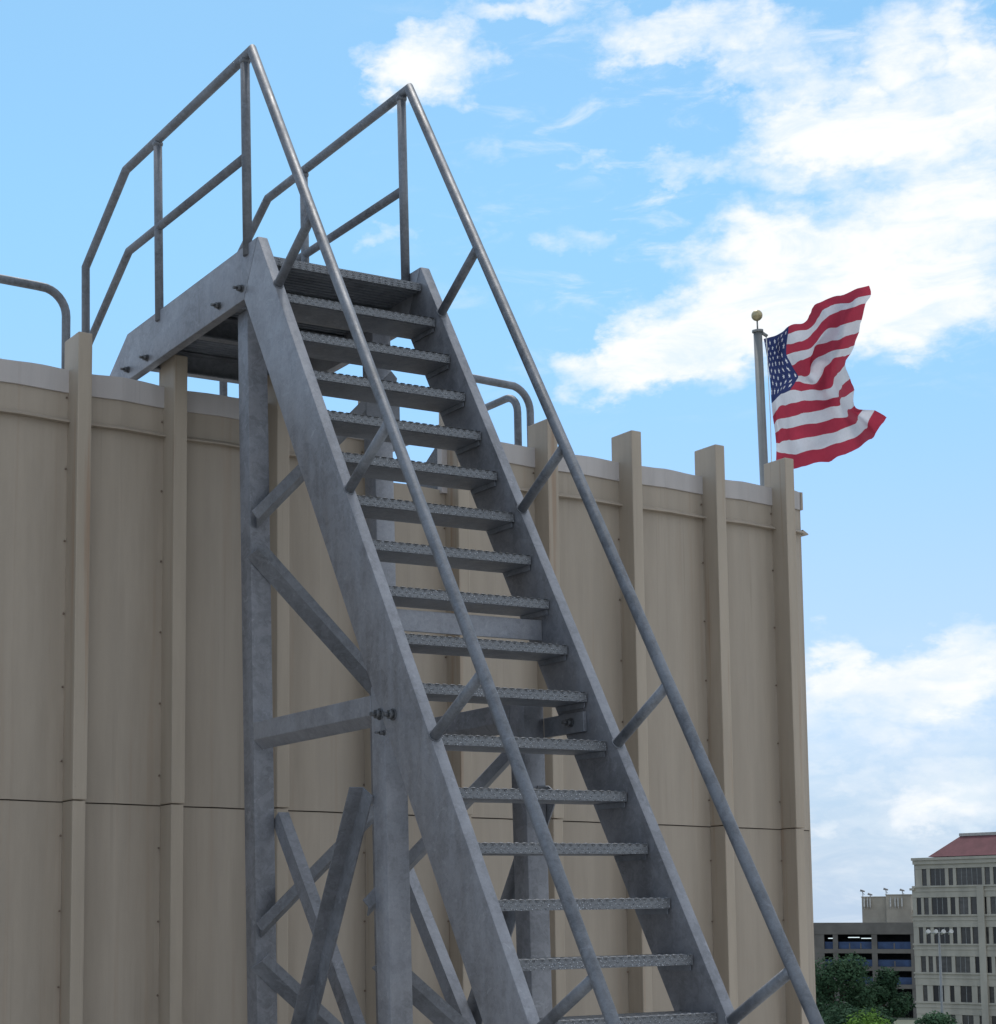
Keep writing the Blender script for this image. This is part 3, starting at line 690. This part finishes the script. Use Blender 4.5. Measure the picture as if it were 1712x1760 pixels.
dishes(772, 1.15, 'small antenna on a mast at the left end of the garage penthouse'); dishes(935, 1.4, 'largest antenna cluster in the middle of the penthouse roof'); dishes(1048, 1.2, 'thin antenna at the right end of the penthouse roof'); dishes(824, .5, 'shortest antenna, second from the left on the penthouse')

# ------------------------------------------------------------------ tall lamp post
lamp = thing('lamp_post', 'tall slim grey lamp post with four floodlights, in front of the office block', 'lamp post', (108.81, 90.87, GZ))
hz = 1.75 - GZ
b = MB(); b.tube([(0, 0, 0), (0, 0, hz)], [.15, .075], 12); b.build('post', M['pole'], lamp)
rv = Vector((.8677, -.497, 0))
b = MB(); b.tube([rv * -.98 + Vector((0, 0, hz)), rv * .98 + Vector((0, 0, hz))], .045, 8); b.build('cross_arm', M['pole'], lamp)
for k in (-.9, -.3, .3, .9):
    p = rv * k + Vector((0, 0, hz)); b = MB()
    b.tube([p + Vector((-.1, -.18, .12)), p + Vector((0, 0, .03)), p + Vector((.1, .22, -.1))], [.17, .14, .06], 12); b.build('floodlight', M['antw'], lamp)

# ------------------------------------------------------------------ trees
def mat_leaf(name, base):
    m, k, b, P, o = new_mat(name)
    n = k.noise(P, .9, 3, .6); n2 = k.noise(P, 7, 2, .6)
    c = k.mix(k.smooth(k.math('ADD', k.math('MULTIPLY', n, .6), k.math('MULTIPLY', n2, .4)), .35, .65), tuple(x * .62 for x in base), tuple(x * 1.45 for x in base))
    k.put(b.inputs['Base Color'], c); b.inputs['Roughness'].default_value = .8; b.inputs['Specular IOR Level'].default_value = .08
    t = k.node('ShaderNodeBsdfTranslucent'); k.put(t.inputs[0], c); mx = k.node('ShaderNodeMixShader'); mx.inputs[0].default_value = .25
    k.l.new(b.outputs[0], mx.inputs[1]); k.l.new(t.outputs[0], mx.inputs[2]); k.l.new(mx.outputs[0], o.inputs[0]); return m
M['leaf_dark'] = mat_leaf('dark leaves', (.036, .072, .04)); M['leaf_mid'] = mat_leaf('mid green leaves', (.052, .098, .054)); M['leaf_bright'] = mat_leaf('bright leaves', (.10, .19, .035))
M['bark'] = mat_plain('bark', (.10, .075, .055), .9, 0, .3, 3)
def tree(label, x, y, top, rw, rh, leaf, seed, size=.34, n=3600):
    rnd = random.Random(seed)
    t = thing('broadleaf_tree', label, 'tree', (x, y, GZ), 0, 'trees below the far buildings')
    H = top - GZ; cz = H - rh
    tr = MB(); tr.tube([(0, 0, 0), (.1, 0, cz * .5), (0, .1, cz), (.1, 0, cz + rh * .5)], [.32, .24, .16, .05], 9)
    lobes = []
    for i in range(15):
        a = rnd.uniform(0, 6.28); e = rnd.uniform(-.6, 1.0); q = rnd.uniform(.45, .85)
        c = Vector((math.cos(a) * rw * q * math.cos(e), math.sin(a) * rw * q * math.cos(e), cz + rh * math.sin(e) * q)); lobes.append((c, rnd.uniform(.26, .42) * rw))
        tr.tube([(0, 0, cz * .62 + .3 * i / 15), (c.x * .5, c.y * .5, (cz * .7 + c.z) / 2), c], [.09, .06, .02], 6)
    lobes.append((Vector((0, 0, cz + rh * .1)), rw * .55))
    tr.build('trunk', M['bark'], t)
    b = MB()
    for _ in range(n):
        c, r = rnd.choice(lobes); d = Vector((rnd.gauss(0, 1), rnd.gauss(0, 1), rnd.gauss(0, 1))).normalized(); p = c + d * r * rnd.uniform(.55, 1.12) ** .8
        if rnd.random() < .15: p += d * r * rnd.random() * .35
        u = Vector((rnd.gauss(0, 1), rnd.gauss(0, 1), rnd.gauss(0, .6))).normalized(); v = d.cross(u)
        if v.length < .05: continue
        v.normalize(); u = (u + d * rnd.uniform(-.3, .3)).normalized(); s_ = size * rnd.uniform(.5, 1.25)
        b.face([p - u * s_ * .5, p + v * s_ * .3, p + u * s_ * .55, p - v * s_ * .3])
    b.build('crown', leaf, t); return t
tree('large mid green tree in front of the garage, touching the end of the wall', 132.3, 124.8, -.1, 4.3, 5.2, M['leaf_mid'], 3, .36, 11000)
tree('darker tree between the large green tree and the office block', 139.9, 125.8, -1.4, 3.1, 4.6, M['leaf_dark'], 11, .36, 8000)
tree('bright yellow green tree nearest of all, at the bottom edge', 89.5, 79.6, -3.55, 3.3, 3.0, M['leaf_bright'], 5, .26, 10000)
tree('medium green tree at the foot of the lamp post', 97.2, 80.9, -2.5, 2.0, 3.4, M['leaf_mid'], 8, .26, 6000)
tree('dark tree low behind the bright yellow green tree', 121.0, 112.0, -4.6, 5.2, 3.6, M['leaf_dark'], 21, .40, 9000)
